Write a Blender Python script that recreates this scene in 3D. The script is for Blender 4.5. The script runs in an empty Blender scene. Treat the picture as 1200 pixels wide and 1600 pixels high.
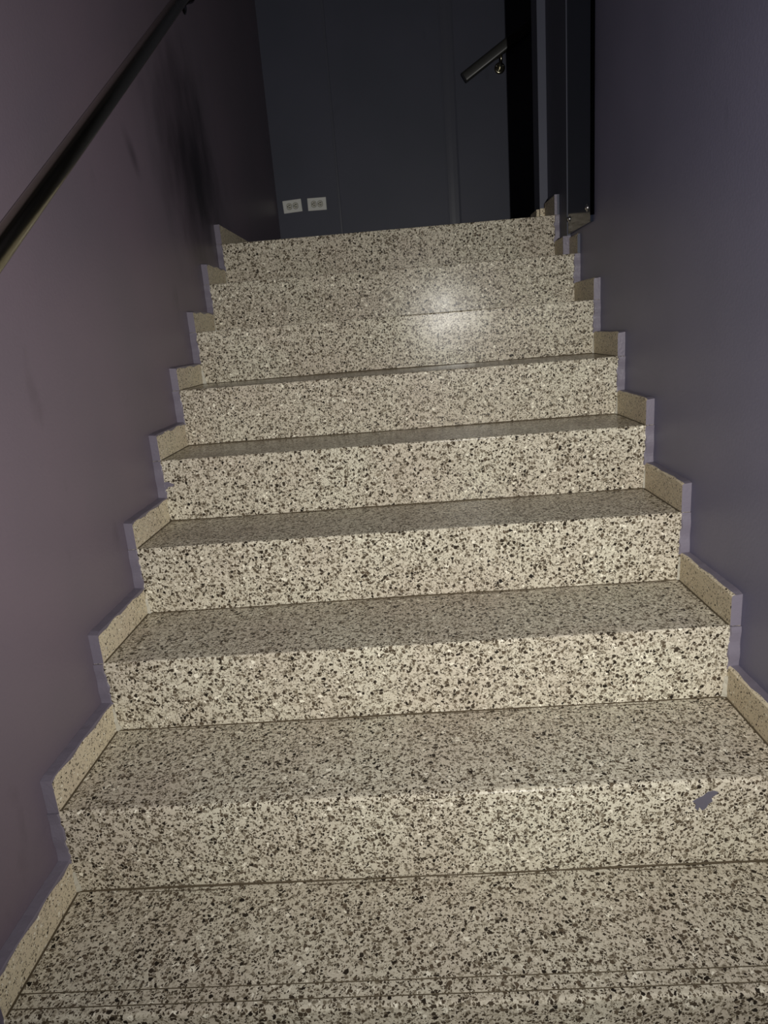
import bpy, bmesh, math, random
from mathutils import Vector, Matrix

# ------------------------------------------------------------------ camera, light, exposure
scene = bpy.context.scene
COL = scene.collection

CAM = Vector((0.684062, -0.769963, 0.974998))
YAW, PITCH, ROLL, FPX = -0.045748, -0.263168, -0.080835, 1042.98
def cam_axes():
    f = Vector((math.sin(YAW) * math.cos(PITCH), math.cos(YAW) * math.cos(PITCH), math.sin(PITCH)))
    r = Vector((math.cos(YAW), -math.sin(YAW), 0))
    u = r.cross(f)
    c, s = math.cos(ROLL), math.sin(ROLL)
    return r * c + u * s, u * c - r * s, f
cr, cu, cf = cam_axes()
cam_data = bpy.data.cameras.new('camera')
cam_data.sensor_fit = 'VERTICAL'
cam_data.sensor_height = 36.0
cam_data.lens = FPX / 1600.0 * 36.0
cam_data.clip_start = 0.01
cam = bpy.data.objects.new('camera', cam_data)
M = Matrix.Identity(4)
for i in range(3):
    M[i][0], M[i][1], M[i][2], M[i][3] = cr[i], cu[i], -cf[i], CAM[i]
cam.matrix_world = M
COL.objects.link(cam)
scene.camera = cam

world = bpy.data.worlds.new('world')
world.use_nodes = True
world.node_tree.nodes['Background'].inputs[0].default_value = (0.5, 0.5, 0.55, 1)
world.node_tree.nodes['Background'].inputs[1].default_value = 0.002
scene.world = world

# the hand-held torch beside the photographer
ld = bpy.data.lights.new('torch', 'SPOT')
ld.energy = 134.0
ld.color = (1.0, 0.975, 0.92)
ld.spot_size = math.radians(122)
ld.spot_blend = 1.0
ld.shadow_soft_size = 0.012
lo = bpy.data.objects.new('torch', ld)
lo.location = (1.02, -1.05, 1.05)
lo.rotation_euler = (Vector((0.66, 1.55, 1.02)) - Vector(lo.location)).to_track_quat('-Z', 'Y').to_euler()
COL.objects.link(lo)

vs = scene.view_settings
vs.view_transform = 'Standard'
vs.look = 'None'
vs.gamma = 1.0
vs.use_curve_mapping = False
vs.exposure = 0.0

# ------------------------------------------------------------------ dimensions
W = 1.316408          # clear width between the skirting faces
D = 0.254572          # going
H = 0.17              # rise
T = 0.022             # skirting thickness
SK = 0.070            # skirting height
XL, XR = -T, W + T    # wall planes
OFF = [(0.0027, -0.0015), (-0.007, 0.0042), (-0.0008, -0.0025), (0.008, -0.0021), (0.0036, 0.0009),
       (-0.0039, 0.001), (-0.0033, 0.0019), (-0.0045, -0.0002), (0.0051, -0.0017)]
YB = 3.67             # rear wall of the landing
PIL1_Y, PIL1_X = 1.92, 1.326
PIL2_Y, PIL2_X, PIL2_END = 2.25, 1.293, 2.36
def ny(k): return k * D + (OFF[k][0] if 0 <= k <= 8 else 0)
def nz(k): return k * H + (OFF[k][1] if 0 <= k <= 8 else 0)
KMIN = -3
FLOOR_Z = nz(KMIN) - H
CEIL_Z = 4.1
rng = random.Random(7)

# ------------------------------------------------------------------ materials
def newmat(name):
    m = bpy.data.materials.new(name)
    m.use_nodes = True
    nt = m.node_tree
    b = nt.nodes['Principled BSDF']
    return m, nt, b
def N(nt, t, **kw):
    n = nt.nodes.new(t)
    for k, v in kw.items():
        setattr(n, k, v)
    return n
def lin(r, g, b):
    def f(c):
        c /= 255.0
        return c / 12.92 if c <= 0.04045 else ((c + 0.055) / 1.055) ** 2.4
    return (f(r), f(g), f(b), 1)

def mathn(nt, op, a, b=None, c=None):
    n = N(nt, 'ShaderNodeMath', operation=op)
    for i, v in enumerate((a, b, c)):
        if v is None:
            continue
        if isinstance(v, (int, float)):
            n.inputs[i].default_value = v
        else:
            nt.links.new(v, n.inputs[i])
    return n.outputs[0]
def mixc(nt, fac, a, b):
    n = N(nt, 'ShaderNodeMix', data_type='RGBA')
    for sock, v in ((n.inputs[0], fac), (n.inputs[6], a), (n.inputs[7], b)):
        if isinstance(v, (int, float)):
            sock.default_value = v
        elif isinstance(v, tuple):
            sock.default_value = v
        else:
            nt.links.new(v, sock)
    return n.outputs[2]

def chips(nt, vec, scale, share, lo_t, hi_t, seed):
    """mask of scattered angular chips: random Voronoi cells, each shrunk by its own margin"""
    mp = N(nt, 'ShaderNodeVectorMath', operation='ADD')
    nt.links.new(vec, mp.inputs[0]); mp.inputs[1].default_value = (seed * 1.37, seed * 2.11, seed * 0.73)
    e = N(nt, 'ShaderNodeTexVoronoi', feature='DISTANCE_TO_EDGE'); e.inputs['Scale'].default_value = scale
    c = N(nt, 'ShaderNodeTexVoronoi', feature='F1'); c.inputs['Scale'].default_value = scale
    nt.links.new(mp.outputs[0], e.inputs['Vector']); nt.links.new(mp.outputs[0], c.inputs['Vector'])
    sep = N(nt, 'ShaderNodeSeparateColor'); nt.links.new(c.outputs['Color'], sep.inputs[0])
    pick = mathn(nt, 'LESS_THAN', sep.outputs[0], share)
    margin = mathn(nt, 'MULTIPLY_ADD', sep.outputs[1], hi_t - lo_t, lo_t)
    inside = mathn(nt, 'GREATER_THAN', e.outputs['Distance'], margin)
    return mathn(nt, 'MULTIPLY', pick, inside), sep.outputs[2]

def terrazzo(name, matrix_a, matrix_b, k_dark=1.0, size=1.0, rough=0.3):
    m, nt, b = newmat(name)
    g = N(nt, 'ShaderNodeNewGeometry')
    nz1 = N(nt, 'ShaderNodeTexNoise'); nz1.inputs['Scale'].default_value = 170; nz1.inputs['Detail'].default_value = 1
    nt.links.new(g.outputs['Position'], nz1.inputs['Vector'])
    sub = N(nt, 'ShaderNodeVectorMath', operation='SUBTRACT'); nt.links.new(nz1.outputs['Color'], sub.inputs[0]); sub.inputs[1].default_value = (.5, .5, .5)
    scl = N(nt, 'ShaderNodeVectorMath', operation='SCALE'); nt.links.new(sub.outputs[0], scl.inputs[0]); scl.inputs['Scale'].default_value = 0.006
    add = N(nt, 'ShaderNodeVectorMath', operation='ADD'); nt.links.new(g.outputs['Position'], add.inputs[0]); nt.links.new(scl.outputs[0], add.inputs[1])
    v = add.outputs[0]
    big = N(nt, 'ShaderNodeTexNoise'); big.inputs['Scale'].default_value = 5; big.inputs['Detail'].default_value = 4
    nt.links.new(g.outputs['Position'], big.inputs['Vector'])
    rmp = N(nt, 'ShaderNodeMapRange'); rmp.inputs[1].default_value = .35; rmp.inputs[2].default_value = .65
    nt.links.new(big.outputs[0], rmp.inputs[0])
    col = mixc(nt, rmp.outputs[0], matrix_a, matrix_b)
    # fine sand grain in the cement
    fine = N(nt, 'ShaderNodeTexNoise'); fine.inputs['Scale'].default_value = 420 / size; fine.inputs['Detail'].default_value = 2
    nt.links.new(v, fine.inputs['Vector'])
    fr = N(nt, 'ShaderNodeMapRange'); fr.inputs[1].default_value = .35; fr.inputs[2].default_value = .7; fr.inputs[3].default_value = 0.0; fr.inputs[4].default_value = 0.45
    nt.links.new(fine.outputs[0], fr.inputs[0])
    col = mixc(nt, fr.outputs[0], col, lin(168, 158, 138))
    # pale, tan and grey aggregate, then the dark chips
    mk, rv = chips(nt, v, 190 / size, 0.55 * min(1, k_dark * 1.3), 0.02, 0.3, 3.1)
    col = mixc(nt, mathn(nt, 'MULTIPLY', mk, 0.75), col, lin(166, 157, 138))
    mk, rv = chips(nt, v, 140 / size, 0.24 * k_dark, 0.02, 0.25, 9.7)
    col = mixc(nt, mathn(nt, 'MULTIPLY', mk, 0.8), col, lin(118, 108, 90))
    mk, rv = chips(nt, v, 120 / size, 0.07, 0.03, 0.3, 5.3)
    col = mixc(nt, mk, col, lin(246, 240, 222))
    mk, rv = chips(nt, v, 255 / size, 0.50 * k_dark, 0.01, 0.28, 1.9)
    col = mixc(nt, mk, col, mixc(nt, rv, lin(60, 52, 43), lin(116, 105, 88)))
    mk, rv = chips(nt, v, 148 / size, 0.38 * k_dark, 0.02, 0.36, 0.4)
    dark = mixc(nt, rv, lin(38, 33, 29), lin(100, 88, 73))
    col = mixc(nt, mk, col, dark)
    # polish worn unevenly
    rr = N(nt, 'ShaderNodeMapRange'); rr.inputs[1].default_value = .3; rr.inputs[2].default_value = .7
    rr.inputs[3].default_value = rough - .05; rr.inputs[4].default_value = rough + .1
    nt.links.new(big.outputs[0], rr.inputs[0])
    b.inputs['Specular IOR Level'].default_value = 0.09
    nt.links.new(col, b.inputs['Base Color']); nt.links.new(rr.outputs[0], b.inputs['Roughness'])
    bmp = N(nt, 'ShaderNodeBump'); bmp.inputs['Strength'].default_value = 0.06; bmp.inputs['Distance'].default_value = 0.002
    nt.links.new(fine.outputs[0], bmp.inputs['Height']); nt.links.new(bmp.outputs[0], b.inputs['Normal'])
    return m

def paint(name, c, c2, rough=0.5, bump=0.15, dark_spots=None):
    m, nt, b = newmat(name)
    g = N(nt, 'ShaderNodeNewGeometry')
    n1 = N(nt, 'ShaderNodeTexNoise'); n1.inputs['Scale'].default_value = 2.2; n1.inputs['Detail'].default_value = 3
    nt.links.new(g.outputs['Position'], n1.inputs['Vector'])
    r1 = N(nt, 'ShaderNodeMapRange'); r1.inputs[1].default_value = .35; r1.inputs[2].default_value = .65
    nt.links.new(n1.outputs[0], r1.inputs[0])
    col = mixc(nt, r1.outputs[0], c, c2)
    # small scuffs
    n2 = N(nt, 'ShaderNodeTexNoise'); n2.inputs['Scale'].default_value = 9; n2.inputs['Detail'].default_value = 5
    mp = N(nt, 'ShaderNodeMapping'); mp.inputs['Scale'].default_value = (1, 1, 0.55)
    nt.links.new(g.outputs['Position'], mp.inputs[0]); nt.links.new(mp.outputs[0], n2.inputs['Vector'])
    r2 = N(nt, 'ShaderNodeMapRange'); r2.inputs[1].default_value = .66; r2.inputs[2].default_value = .76; r2.inputs[4].default_value = .35
    nt.links.new(n2.outputs[0], r2.inputs[0])
    dk = tuple(x * .5 for x in c[:3]) + (1,)
    col = mixc(nt, r2.outputs[0], col, dk)
    if dark_spots:
        for (p, rad, amt) in dark_spots:     # soft-edged darker patches on the plaster: centre, radii, strength
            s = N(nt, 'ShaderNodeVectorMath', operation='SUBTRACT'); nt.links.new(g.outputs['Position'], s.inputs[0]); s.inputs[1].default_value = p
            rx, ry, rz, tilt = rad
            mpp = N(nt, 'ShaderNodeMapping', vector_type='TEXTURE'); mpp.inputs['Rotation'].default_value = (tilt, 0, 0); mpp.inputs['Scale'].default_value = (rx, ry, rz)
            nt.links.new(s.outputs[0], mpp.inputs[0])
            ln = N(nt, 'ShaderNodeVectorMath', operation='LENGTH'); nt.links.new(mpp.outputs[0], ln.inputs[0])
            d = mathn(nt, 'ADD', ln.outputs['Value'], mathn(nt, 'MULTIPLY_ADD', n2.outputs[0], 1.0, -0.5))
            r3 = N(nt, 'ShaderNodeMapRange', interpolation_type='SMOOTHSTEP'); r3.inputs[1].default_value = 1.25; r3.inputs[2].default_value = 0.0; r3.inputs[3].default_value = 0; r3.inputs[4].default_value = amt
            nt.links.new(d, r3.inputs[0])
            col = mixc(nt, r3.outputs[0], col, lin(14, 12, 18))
    nt.links.new(col, b.inputs['Base Color'])
    b.inputs['Roughness'].default_value = rough
    n3 = N(nt, 'ShaderNodeTexNoise'); n3.inputs['Scale'].default_value = 130; n3.inputs['Detail'].default_value = 2
    nt.links.new(g.outputs['Position'], n3.inputs['Vector'])
    bp = N(nt, 'ShaderNodeBump'); bp.inputs['Strength'].default_value = bump; bp.inputs['Distance'].default_value = 0.002
    nt.links.new(n3.outputs[0], bp.inputs['Height']); nt.links.new(bp.outputs[0], b.inputs['Normal'])
    return m

def plain(name, c, rough=0.5, metal=0.0, var=0.12, coat=0.0, spec=0.5):
    m, nt, b = newmat(name)
    g = N(nt, 'ShaderNodeNewGeometry')
    n = N(nt, 'ShaderNodeTexNoise'); n.inputs['Scale'].default_value = 60; n.inputs['Detail'].default_value = 3
    nt.links.new(g.outputs['Position'], n.inputs['Vector'])
    d = tuple(x * (1 - 3 * var) for x in c[:3]) + (1,)
    nt.links.new(mixc(nt, n.outputs[0], c, d), b.inputs['Base Color'])
    b.inputs['Roughness'].default_value = rough
    b.inputs['Metallic'].default_value = metal
    b.inputs['Coat Weight'].default_value = coat
    b.inputs['Specular IOR Level'].default_value = spec
    return m

MAT = {
    'stone': terrazzo('terrazzo', lin(224, 219, 200), lin(213, 203, 186), rough=0.2),
    'stone_side': terrazzo('terrazzo_sawn', lin(236, 224, 194), lin(226, 212, 186), k_dark=0.26, size=0.6, rough=0.45),
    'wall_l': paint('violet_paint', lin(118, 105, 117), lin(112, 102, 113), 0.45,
                    dark_spots=[((XL, 1.86, 1.60), (1, .42, .42, -.3), .9), ((XL, 1.25, 1.50), (1, .035, .07, .6), .45)]),
    'wall_r': paint('blue_violet_paint', lin(121, 119, 143), lin(114, 113, 136), 0.45),
    'edge': paint('violet_edge_paint', lin(126, 120, 133), lin(114, 108, 121), 0.4, 0.4),
    'navy': paint('navy_paint', lin(76, 78, 93), lin(71, 74, 88), 0.55, 0.05),
    'ceiling': paint('ceiling_paint', lin(90, 86, 98), lin(84, 80, 92), 0.6),
    'grout': plain('grout', lin(92, 80, 60), 0.8),
    'caulk': plain('pale_caulk', lin(205, 200, 184), 0.6),
    'rail': plain('dark_polished_rail', lin(178, 173, 152), 0.22, 1.0, 0.05),
    'black_rail': plain('black_satin_rail', lin(52, 52, 50), 0.36, 0, 0.05),
    'black_metal': plain('black_gloss_metal', lin(16, 16, 16), 0.15, 0, 0.05),
    'trim': plain('navy_satin_trim', lin(84, 86, 98), 0.38, 0, 0.03),
    'chrome': plain('chrome', lin(225, 225, 225), 0.3, 1.0, 0.02),
    'panel': plain('navy_gloss_panel', lin(34, 40, 54), 0.13, 0.0, 0.05),
    'rubber': plain('black_rubber', lin(3, 3, 4), 0.9, spec=0.0),
    'plate': plain('white_plastic', lin(244, 244, 238), 0.35, 0, 0.02),
    'recept': plain('ivory_plastic', lin(222, 220, 206), 0.4, 0, 0.03),
    'slot': plain('slot_black', lin(28, 28, 24), 0.7),
    'splash': paint('paint_smear', lin(96, 94, 108), lin(108, 104, 114), 0.5, 0.3),
    'groove': plain('groove_dirt', lin(112, 100, 80), 0.8),
    'gap': plain('receptacle_shadow_gap', lin(62, 60, 52), 0.7),
}

# ------------------------------------------------------------------ helpers
def obj(name, verts, faces, mats, parent=None, mi=None, smooth=False):
    me = bpy.data.meshes.new(name)
    me.from_pydata([tuple(v) for v in verts], [], faces)
    if not isinstance(mats, (list, tuple)):
        mats = [mats]
    for m in mats:
        me.materials.append(MAT[m])
    if mi:
        for p, i in zip(me.polygons, mi):
            p.material_index = i
    bm = bmesh.new(); bm.from_mesh(me)
    bmesh.ops.recalc_face_normals(bm, faces=bm.faces)
    bm.to_mesh(me); bm.free()
    if smooth:
        for p in me.polygons:
            p.use_smooth = True
    o = bpy.data.objects.new(name, me)
    COL.objects.link(o)
    if parent:
        attach(o, parent)
    return o
def attach(o, parent):
    o.parent = parent
    if parent.type == 'EMPTY':                 # meshes are modelled in room coordinates
        o.location = -Vector(parent.location)
def box_data(x0, x1, y0, y1, z0, z1):
    v = [(x, y, z) for x in (x0, x1) for y in (y0, y1) for z in (z0, z1)]
    f = [(0, 1, 3, 2), (4, 6, 7, 5), (0, 4, 5, 1), (2, 3, 7, 6), (0, 2, 6, 4), (1, 5, 7, 3)]
    return v, f
def box(name, x0, x1, y0, y1, z0, z1, mat, parent=None, bevel=0.0):
    v, f = box_data(x0, x1, y0, y1, z0, z1)
    o = obj(name, v, f, mat, parent)
    if bevel:
        bm = bmesh.new(); bm.from_mesh(o.data)
        bmesh.ops.bevel(bm, geom=bm.edges[:], offset=bevel, segments=2, affect='EDGES', profile=0.5)
        bm.to_mesh(o.data); bm.free()
    return o
def prism(name, outline, axis, a0, a1, mats, parent=None, smooth=False, second=None):
    """closed outline in the two other axes, extruded from a0 to a1 along axis"""
    n = len(outline)
    def mk(p, a):
        l = list(p); l.insert(axis, a); return l
    v = [mk(p, a0) for p in outline] + [mk(p, a1) for p in outline]
    f = [(i, (i + 1) % n, n + (i + 1) % n, n + i) for i in range(n)] + [tuple(range(n)), tuple(range(2 * n - 1, n - 1, -1))]
    mi = [1 if i in second else 0 for i in range(n + 2)] if second else None
    return obj(name, v, f, mats, parent, mi, smooth=smooth)
def sweep(name, path, prof, mat, parent=None, up=Vector((0, 0, 1)), cap=True, smooth=True, scales=None):
    path = [Vector(p) for p in path]
    v, f = [], []
    n = len(prof)
    for i, p in enumerate(path):
        t = (path[min(i + 1, len(path) - 1)] - path[max(i - 1, 0)]).normalized()
        s = t.cross(up)
        if s.length < 1e-4:
            s = t.cross(Vector((0, 1, 0)))
        s.normalize()
        u = s.cross(t)
        k = scales[i] if scales else 1
        v += [p + s * a * k + u * b * k for a, b in prof]
    for i in range(len(path) - 1):
        for j in range(n):
            f.append((i * n + j, i * n + (j + 1) % n, (i + 1) * n + (j + 1) % n, (i + 1) * n + j))
    if cap:
        f += [tuple(range(n))[::-1], tuple(range((len(path) - 1) * n, len(path) * n))]
    o = obj(name, v, f, mat, parent)
    if smooth:
        for p in o.data.polygons:
            p.use_smooth = len(p.vertices) == 4
    return o
def circle(r, n=16): return [(r * math.cos(2 * math.pi * i / n), r * math.sin(2 * math.pi * i / n)) for i in range(n)]
def superellipse(a, b, e=3.0, n=32):
    o = []
    for i in range(n):
        t = 2 * math.pi * i / n
        c, s = math.cos(t), math.sin(t)
        o.append((a * math.copysign(abs(c) ** (2 / e), c), b * math.copysign(abs(s) ** (2 / e), s)))
    return o
def dome(name, centre, axis, r, h, mat, parent, n=14):
    axis = Vector(axis).normalized()
    return sweep(name, [Vector(centre) + axis * (h * math.sin(a)) for a in (0, .35, .7, 1.05, 1.35, 1.52)],
                 circle(r, n), mat, parent, scales=[math.cos(a) for a in (0, .35, .7, 1.05, 1.35, 1.52)],
                 up=Vector((0, 0, 1)) if abs(axis.z) < .9 else Vector((1, 0, 0)))
def empty(name, loc, label, cat, group=None):
    o = bpy.data.objects.new(name, None)
    o.empty_display_size = 0.05
    o.location = loc
    o['label'] = label; o['category'] = cat
    if group:
        o['group'] = group
    COL.objects.link(o)
    return o
def struct(o, label, cat):
    o['kind'] = 'structure'; o['label'] = label; o['category'] = cat
    return o

# ------------------------------------------------------------------ the room
Y0 = -2.6
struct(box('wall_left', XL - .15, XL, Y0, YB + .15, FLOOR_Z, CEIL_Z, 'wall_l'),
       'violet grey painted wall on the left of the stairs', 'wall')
struct(box('wall_right', XR, XR + .15, Y0, 2.36, FLOOR_Z, CEIL_Z, 'wall_r'),
       'blue violet painted wall on the right of the stairs', 'wall')
struct(box('wall_front', XL - .15, XR + .15, Y0 - .15, Y0, FLOOR_Z, CEIL_Z, 'wall_r'),
       'painted wall at the foot of the stairs', 'wall')
struct(box('ceiling', XL - .15, 3.6, Y0 - .15, YB + .15, CEIL_Z, CEIL_Z + .12, 'ceiling'),
       'painted ceiling over the stairwell', 'ceiling')
# the wall end on the landing: two shallow offsets, then the corner into the upper flight
lz = nz(8)
p1 = prism('wall_end', [(PIL1_X, PIL1_Y), (XR + .0001, PIL1_Y), (XR + .0001, PIL2_END), (PIL2_X, PIL2_END), (PIL2_X, PIL2_Y), (PIL1_X, PIL2_Y)],
           2, nz(7) - .02, CEIL_Z, 'navy')
struct(p1, 'dark navy stepped end of the right wall at the landing', 'wall')
# rear wall of the landing with its proud middle section, beaded left edge and splayed right edge
back = [(XL, YB + .15), (XL, YB), (.366, YB), (.366, YB + .006), (1.022, YB + .006), (1.022, YB),
        (3.45, YB), (3.45, YB + .15)]
struct(prism('wall_back', back, 2, lz - .2, CEIL_Z, 'navy'), 'dark navy rear wall of the upper landing', 'wall')
struct(prism('trim_1', [(1.022, YB + .004), (1.030, YB - .0010), (1.045, YB - .0030), (1.065, YB - .0042), (1.090, YB - .0030), (1.104, YB + .0005), (1.104, YB + .004)], 2, lz + .075, CEIL_Z - .002, 'trim', smooth=False),
       'broad vertical corner strip on the dark rear wall below the handrail end', 'trim')
struct(prism('trim_2', [(.352, YB + .004), (.353, YB - .0006), (.360, YB - .0010), (.367, YB + .0002), (.3685, YB + .003), (.3685, YB + .0059)], 2, lz + .075, CEIL_Z - .002, 'trim'),
       'thin vertical bead on the dark rear wall beside the outlets', 'trim')
struct(box('wall_side', XR + .15, 3.6, 2.36 - .15, 2.36, lz - .2, CEIL_Z, 'navy'), 'dark wall beside the upper flight', 'wall')
struct(box('wall_far', 3.45, 3.6, 2.36, YB, lz - .2, CEIL_Z, 'navy'), 'dark wall closing the upper flight', 'wall')
struct(box('floor', XL - .15, XR + .15, Y0, ny(KMIN), FLOOR_Z - .1, FLOOR_Z, 'stone'), 'terrazzo floor at the foot of the stairs', 'floor')

# ------------------------------------------------------------------ the staircase
stair = empty('staircase', (W / 2, ny(KMIN), FLOOR_Z), 'speckled cream and black terrazzo staircase rising between violet walls', 'staircase')
TH = 0.03
def right_end(k): return PIL1_X if k == 8 else XR

def tread_outline(y0, y1, z, groove, gw=.0011):
    r = 0.007 if groove else 0.0045
    o = [(y1, z - TH), (y0, z - TH), (y0, z - r)]
    for a in (22, 45, 68):
        t = math.radians(a)
        o.append((y0 + r - r * math.cos(t), z - r + r * math.sin(t)))
    o.append((y0 + r, z))
    if groove:
        for g in (.0165, .042):
            o += [(y0 + g - gw, z), (y0 + g - gw * .6, z - .0022), (y0 + g + gw * .6, z - .0022), (y0 + g + gw, z)]
    o.append((y1, z))
    return o

for k in range(KMIN, 9):
    y, z = ny(k), nz(k)
    zb = nz(k - 1) if k > KMIN else FLOOR_Z
    # tread
    if k < 8:
        t = prism('tread', tread_outline(y, ny(k + 1) + .02, z, k <= 1, .0005 if k == 1 else .0011), 0, XL + .0003, XR - .0003, ['stone', 'groove'], stair, second=(7, 8, 9, 11, 12, 13) if k <= 1 else None)
    else:
        t = prism('tread', tread_outline(y, PIL1_Y + .4, z, False), 0, XL + .0003, PIL1_X - .0003, 'stone', stair)
        t['label'] = 'nosing slab at the edge of the landing'
    # riser
    r = box('riser', XL + .0003, right_end(k) - .0003, y, y + .02, zb - .004, z - TH, 'stone', stair)
    # grout line where the tread below meets this riser: two thin, uneven beads
    n = 90
    if k > KMIN:
        for bead in range(2):
            v, f = [], []
            ph = rng.uniform(0, 10)
            for i in range(n + 1):
                x = (W if k < 8 else 1.308) * i / n
                wob = .5 + .5 * math.sin(x * 7 + ph + bead * 2)
                if bead == 0:
                    hgt = .0022 + .0022 * wob + rng.uniform(-.0006, .0009)
                    dep = .0022 + rng.uniform(-.0005, .0007)
                    zz0, zz1, yy = zb - .001, zb + hgt, y - dep
                    v += [(x, y + .002, zz0), (x, yy, zz0), (x, yy, zz0 + hgt * .6), (x, y + .002, zz1)]
                else:
                    dep = .006 + .003 * wob + rng.uniform(-.001, .001)
                    v += [(x, y - dep, zb - .001), (x, y - dep - .0016, zb - .001), (x, y - dep - .0012, zb + .0007), (x, y - dep - .0002, zb + .0007)]
            for i in range(n):
                a, b2 = 4 * i, 4 * i + 4
                if bead == 1 and math.sin(i * .31 + ph) < -.15:
                    continue
                for j in range(4):
                    f.append((a + j, a + (j + 1) % 4, b2 + (j + 1) % 4, b2 + j))
            obj('grout_line', v, f, 'grout', stair)
    # wall paint lapped over both ends of the riser, ragged inner edge
    for side in (-1, 1):
        n2 = 14
        v, f = [], []
        z0s = zb + SK - .004
        wallx = XL + .0003 if side < 0 else right_end(k) - .0003
        nose_in = 0.0 if side < 0 else (1.308 if k == 8 else W)
        for i in range(n2 + 1):
            zz = z0s + (z - .001 - z0s) * i / n2
            xi = nose_in - side * (rng.uniform(-.0022, .0022) + .0008 * math.sin(i * .7 + k * 1.7)) - side * (.003 * (1 - i / n2))
            pr = .0022 + .0014 * math.sin(i * .8 + k * 2)
            v += [(wallx, y + .003, zz), (wallx, y - pr, zz), (xi + side * .002, y - pr, zz), (xi, y - .0003, zz), (xi, y + .003, zz)]
        for i in range(n2):
            a, b2 = 5 * i, 5 * i + 5
            for j in range(5):
                f.append((a + j, a + (j + 1) % 5, b2 + (j + 1) % 5, b2 + j))
        f += [(4, 3, 2, 1, 0), tuple(range(5 * n2, 5 * n2 + 5))]
        ps = obj('paint_edge', v, f, 'edge', r)
        ps['label'] = 'violet wall paint lapped over the riser end'
    # skirting tile standing on each end of the tread
    if k == 8:
        continue
    for side in (-1, 1):
        ya, yb = y + .001, ny(k + 1) - .0005
        wallx = XL if side < 0 else XR
        if side > 0 and k == 7:
            yb = PIL1_Y - .0005
        n3 = 18
        tk = .010 if (side > 0 and k == 7) else T
        v, f, mi = [], [], []
        hk = SK + rng.uniform(-.003, .003)
        for i in range(n3 + 1):
            yy = ya + (yb - ya) * i / n3
            ht = z + hk + rng.uniform(-.0006, .0006) - (.003 if i == 0 else 0)
            if side < 0:
                sp = max(.0006, .003 + .0025 * math.sin(i * .9 + k * 3) + rng.uniform(-.001, .0012))
                tp = .0030
                bv = .0016
            else:
                sp = .0016
                bv = .0032 + rng.uniform(-.0008, .0008)
                tp = .0055 + .002 * math.sin(i * .8 + k) + rng.uniform(-.001, .001)
            def X(u): return wallx - side * u        # u = distance out from the wall
            v += [(X(.0003), yy, z), (X(tk), yy, z), (X(tk), yy, ht - bv - sp), (X(tk), yy, ht - bv), (X(tk - bv), yy, ht), (X(tk - min(tp, tk * .6)), yy, ht), (X(.0003), yy, ht + .0015)]
        m_ = 7
        for i in range(n3):
            a, b2 = m_ * i, m_ * i + m_
            for j in range(m_):
                f.append((a + j, a + (j + 1) % m_, b2 + (j + 1) % m_, b2 + j))
                if side < 0:
                    mi.append(0 if j in (0, 1, 6) else 1)
                else:
                    mi.append(0 if j in (0, 1, 2, 3, 4, 6) else 1)
        f += [tuple(range(m_ - 1, -1, -1)), tuple(range(m_ * n3, m_ * n3 + m_))]; mi += [1, 0]
        if side > 0 and k == 7:
            mi[-2] = 2
        obj('skirting_tile', v, f, ['stone_side', 'edge', 'navy'], stair, mi)
        # dark joint along the foot of the tile
        xa, xb = wallx - side * (tk + .0035), wallx - side * (tk - .001)
        box('grout_line', min(xa, xb), max(xa, xb), ya + .004, yb, z - .001, z + .0012, 'grout', stair)

# pale filler in a few inner corners
for (k, side, h0, w0) in ((2, -1, .055, .010), (2, 1, .050, .012), (1, -1, .045, .010), (3, 1, .06, .006), (3, -1, .04, .009), (6, -1, .045, .011), (5, 1, .05, .005), (4, 1, .05, .005), (6, 1, .05, .005), (7, -1, .045, .004), (8, -1, .05, .004)):
    y, zb = ny(k), nz(k - 1)
    x = 0.0 if side < 0 else W
    v = []
    for i in range(8):
        t = i / 7
        ww = w0 * (1 - .6 * t) * (.75 + .5 * rng.random())
        dd = .0035 * (.6 + .8 * rng.random())
        v += [(x, y + .001, zb + h0 * t), (x, y - dd, zb + h0 * t), (x - side * ww, y - .0006, zb + h0 * t), (x - side * ww, y + .001, zb + h0 * t)]
    f = []
    for i in range(7):
        for j in range(4):
            f.append((4 * i + j, 4 * i + (j + 1) % 4, 4 * i + 4 + (j + 1) % 4, 4 * i + 4 + j))
    f += [(3, 2, 1, 0), (28, 29, 30, 31)]
    obj('corner_filler', v, f, 'caulk', stair)

# splash of wall paint on the lowest full riser
def blob(name, pts, y, mat, parent):
    cx = sum(p[0] for p in pts) / len(pts); cz = sum(p[1] for p in pts) / len(pts)
    n = len(pts)
    v = [(p[0], y + .001, p[1]) for p in pts] + [(cx + (p[0] - cx) * .93, y - .0007, cz + (p[1] - cz) * .93) for p in pts]
    f = [(i, (i + 1) % n, n + (i + 1) % n, n + i) for i in range(n)] + [tuple(range(n, 2 * n))]
    return obj(name, v, f, mat, parent)
risers = [c for c in stair.children if c.name.startswith('riser')]
r1 = risers[1 - KMIN]
s = blob('paint_splash', [(1.139, .133), (1.148, .139), (1.158, .144), (1.166, .152), (1.178, .154), (1.186, .150), (1.180, .144), (1.174, .140), (1.176, .131),
                          (1.169, .126), (1.165, .117), (1.158, .112), (1.152, .120), (1.150, .112), (1.144, .118), (1.146, .126)], ny(1), 'splash', r1)
s['label'] = 'violet paint splash on the speckled riser'
s = blob('paint_splash', [(-.002, .620), (.010, .622), (.022, .616), (.030, .612), (.021, .606), (.012, .607), (.002, .598), (-.006, .600)], ny(4), 'edge', risers[4 - KMIN])

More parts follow.
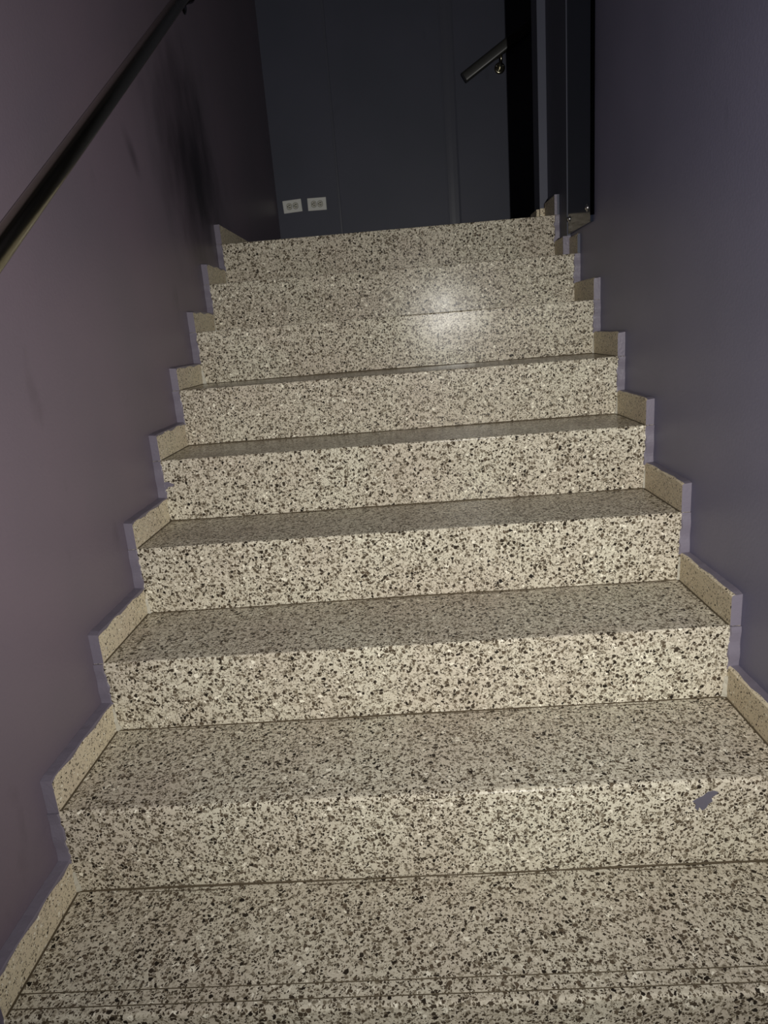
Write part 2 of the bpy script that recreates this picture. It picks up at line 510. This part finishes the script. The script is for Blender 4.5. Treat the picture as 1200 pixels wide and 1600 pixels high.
# landing: floor behind the nosing slab and its skirting
struct(box('floor_landing', XL, 3.45, PIL1_Y + .4, YB, lz - .1, lz, 'stone'), 'terrazzo floor of the upper landing', 'floor')
land = empty('landing_skirting', (XL, YB, lz), 'low terrazzo skirting tiles around the dark landing', 'skirting')
box('skirting_tile', XL + .0003, 0.0, ny(8) + .001, ny(8) + .40, lz, lz + .072, ['stone_side'], land, .0015)
box('paint_edge', XL + .0003, 0.0005, ny(8) - .0012, ny(8) + .0006, lz + .0002, lz + .0725, 'edge', land)
box('skirting_tile', XL + .0003, 0.0, ny(8) + .402, YB - .001, lz, lz + .072, ['stone_side'], land, .0015)
box('skirting_tile', 0.0005, 1.54, YB - .022, YB - .0005, lz, lz + .072, ['stone_side'], land, .0015)
box('skirting_tile', 1.308, PIL1_X, ny(8) + .001, PIL2_Y - .021, lz, lz + .072, ['stone_side'], land, .0015)
box('paint_edge', 1.317, PIL1_X - .0003, ny(8) - .0012, ny(8) + .0006, lz + .0002, lz + .0725, 'navy', land)
box('paint_edge', 1.307, 1.317, ny(8) - .0012, ny(8) + .0006, lz + .0002, lz + .0725, 'edge', land)
box('skirting_tile', PIL2_X - .003, PIL1_X - .0005, PIL2_Y - .020, PIL2_Y - .0005, lz, lz + .055, ['stone_side'], land, .0015)
box('skirting_tile', PIL2_X - .014, PIL2_X - .0005, PIL2_Y + .001, PIL2_END + .02, lz, lz + .055, ['stone_side'], land, .0015)
# short skirting under the wall end on the seventh tread
o = box('skirting_tile', 1.306, PIL1_X + .006, PIL1_Y - .020, ny(8) - .001, nz(7), nz(7) + .072, ['stone_side'], stair, .0015)
o = box('paint_edge', 1.3055, PIL1_X + .0085, PIL1_Y - .0225, PIL1_Y - .0195, nz(7), nz(7) + .073, 'edge', stair)

# upper flight turning right off the landing
up = empty('upper_staircase', (1.55, (2.36 + YB) / 2, lz), 'dark upper flight turning right behind the wall end', 'staircase')
for i in range(6):
    x0 = 1.55 + i * .27
    box('step', x0, 3.44, 2.362, YB - .002, lz + i * H, lz + (i + 1) * H, 'stone', up, .003)

# ------------------------------------------------------------------ handrails
def handrail(name, A, B, prof, bracket_ts, wall_n, wall_dist, label, group=None, bmat='black_metal', rmat='rail'):
    A, B = Vector(A), Vector(B)
    root = empty(name, A, label, 'handrail', group)
    d = (B - A).normalized()
    bar = sweep('rail', [A, A + d * .003, B - d * .003, B], prof, rmat, root, scales=[.93, 1, 1, .93])
    wn = Vector(wall_n)                 # from the wall towards the room
    half = max(p[1] for p in prof)
    for t in bracket_ts:
        P = A + (B - A) * t
        base = P - wn * wall_dist - Vector((0, 0, .075))
        pts = [P - Vector((0, 0, half * .8))]
        for a in range(0, 91, 15):
            q = math.radians(a)
            pts.append(P - Vector((0, 0, half + .012)) - wn * (.035 * (1 - math.cos(q))) - Vector((0, 0, .032 * math.sin(q))))
        pts.append(base + wn * .004 + Vector((0, 0, 0)))
        br = sweep('bracket', pts, circle(.0075, 12), bmat, root, up=wn.cross(Vector((0, 0, 1))))
        sweep('rosette', [base + wn * .0005, base + wn * .004, base + wn * .008], circle(.031, 24), bmat, br, scales=[1, 1, .75])
        for q in range(3):
            an = 2 * math.pi * q / 3 + .5
            side = wn.cross(Vector((0, 0, 1)))
            dome('screw', base + wn * .006 + side * (.022 * math.cos(an)) + Vector((0, 0, .022 * math.sin(an))), wn, .004, .003, bmat, br, 8)
        # saddle under the rail
        s = sweep('saddle', [P - d * .03 - Vector((0, 0, half + .003)), P + d * .03 - Vector((0, 0, half + .003))], [(-.012, -.003), (.012, -.003), (.012, .004), (-.012, .004)], bmat, br, smooth=False)
    return root

# left wall: centre line taken through two measured points
sl = (2.045 - 1.155) / (1.719 - .380)
def lr(y): return (.04, y, 1.155 + (y - .38) * sl)
handrail('handrail', lr(-.95), lr(2.35), superellipse(.0175, .0195, 2.5), [.06, (-.05 + .95) / 3.3, (2.02 + .95) / 3.3], (1, 0, 0), .04 - XL,
         'long black glossy handrail sloping up the left violet wall')
# rear wall, rising to the right
yb_ = YB - .07
handrail('handrail', (1.145, yb_, 2.342), (3.3, yb_, 2.342 + 2.155 * .60), superellipse(.020, .028, 4.5), [.10, .6], (0, -1, 0), .07,
         'short black handrail end on the dark rear wall with shiny curved bracket', rmat='black_rail', bmat='rail')

# ------------------------------------------------------------------ outlets on the rear wall
def outlet(cx, cz, tilt, label):
    root = empty('wall_outlet', (cx, YB, cz), label, 'outlet', 'white duplex outlets on the landing wall')
    root.rotation_euler = (0, -math.radians(tilt), 0)
    def lb(name, x0, x1, y0, y1, z0, z1, mat, parent, bevel=0):
        v, f = box_data(x0, x1, y0, y1, z0, z1)
        o = obj(name, v, f, mat); o.parent = parent
        if bevel:
            bm = bmesh.new(); bm.from_mesh(o.data)
            bmesh.ops.bevel(bm, geom=bm.edges[:], offset=bevel, segments=2, affect='EDGES', profile=.5)
            bm.to_mesh(o.data); bm.free()
        return o
    lb('cover_plate', -.0575, .0575, -.006, -.0002, -.0360, .0360, 'plate', root, .002)
    for s in (-1, 1):
        def ring(r, sq, y0, y1, mat, name, par):
            pts = []
            for i in range(28):
                a = 2 * math.pi * i / 28
                pts.append((s * .0195 + max(-sq, min(sq, r * math.cos(a))), r * math.sin(a)))
            n = len(pts)
            v = [(p[0], y0, p[1]) for p in pts] + [(p[0], y1, p[1]) for p in pts]
            f = [(i, (i + 1) % n, n + (i + 1) % n, n + i) for i in range(n)] + [tuple(range(n)), tuple(range(2 * n - 1, n - 1, -1))]
            o = obj(name, v, f, mat); o.parent = par
            return o
        ring(.0190, .0160, -.0064, -.003, 'gap', 'surround_gap', root)
        rc = ring(.0172, .0142, -.0080, -.003, 'recept', 'receptacle', root)
        # blades and ground hole: the outlet lies on its side
        lb('slot', s * .0195 - .004, s * .0195 + .008, -.0083, -.0075, .0045, .0085, 'slot', rc)
        lb('slot', s * .0195 - .004, s * .0195 + .008, -.0083, -.0075, -.0085, -.0045, 'slot', rc)
        lb('slot', s * .0195 - .0115, s * .0195 - .0060, -.0083, -.0075, -.0032, .0032, 'slot', rc)
    sc = sweep('screw', [(0, -.0058, 0), (0, -.0072, 0)], circle(.003, 10), 'chrome'); sc.parent = root
    return root
outlet(.0715, 1.760, 2.6, 'slightly tilted white outlet plate nearest the dark corner')
outlet(.2235, 1.760, -.6, 'level white outlet plate further from the corner')

# ------------------------------------------------------------------ dark panel fixed to the right wall
pan = empty('wall_panel', (XR, 1.76, 1.27), 'tall dark navy glossy panel bolted to the right wall above the steps', 'panel')
PX = XR - .010
box('sheet', PX, XR - .0005, 1.612, PIL1_Y - .002, 1.27, CEIL_Z - .3, 'panel', pan, .001)
box('edge_gasket', PX - .001, XR - .0003, 1.600, 1.6115, 1.29, CEIL_Z - .3, 'rubber', pan)
for (y_, z_) in ((1.650, 1.318), (1.895, 1.320)):
    b_ = dome('bolt', (PX, y_, z_), (-1, 0, 0), .0095, .007, 'chrome', pan)
    sweep('washer', [(PX + .0002, y_, z_), (PX - .0015, y_, z_)], circle(.012, 18), 'chrome', b_)
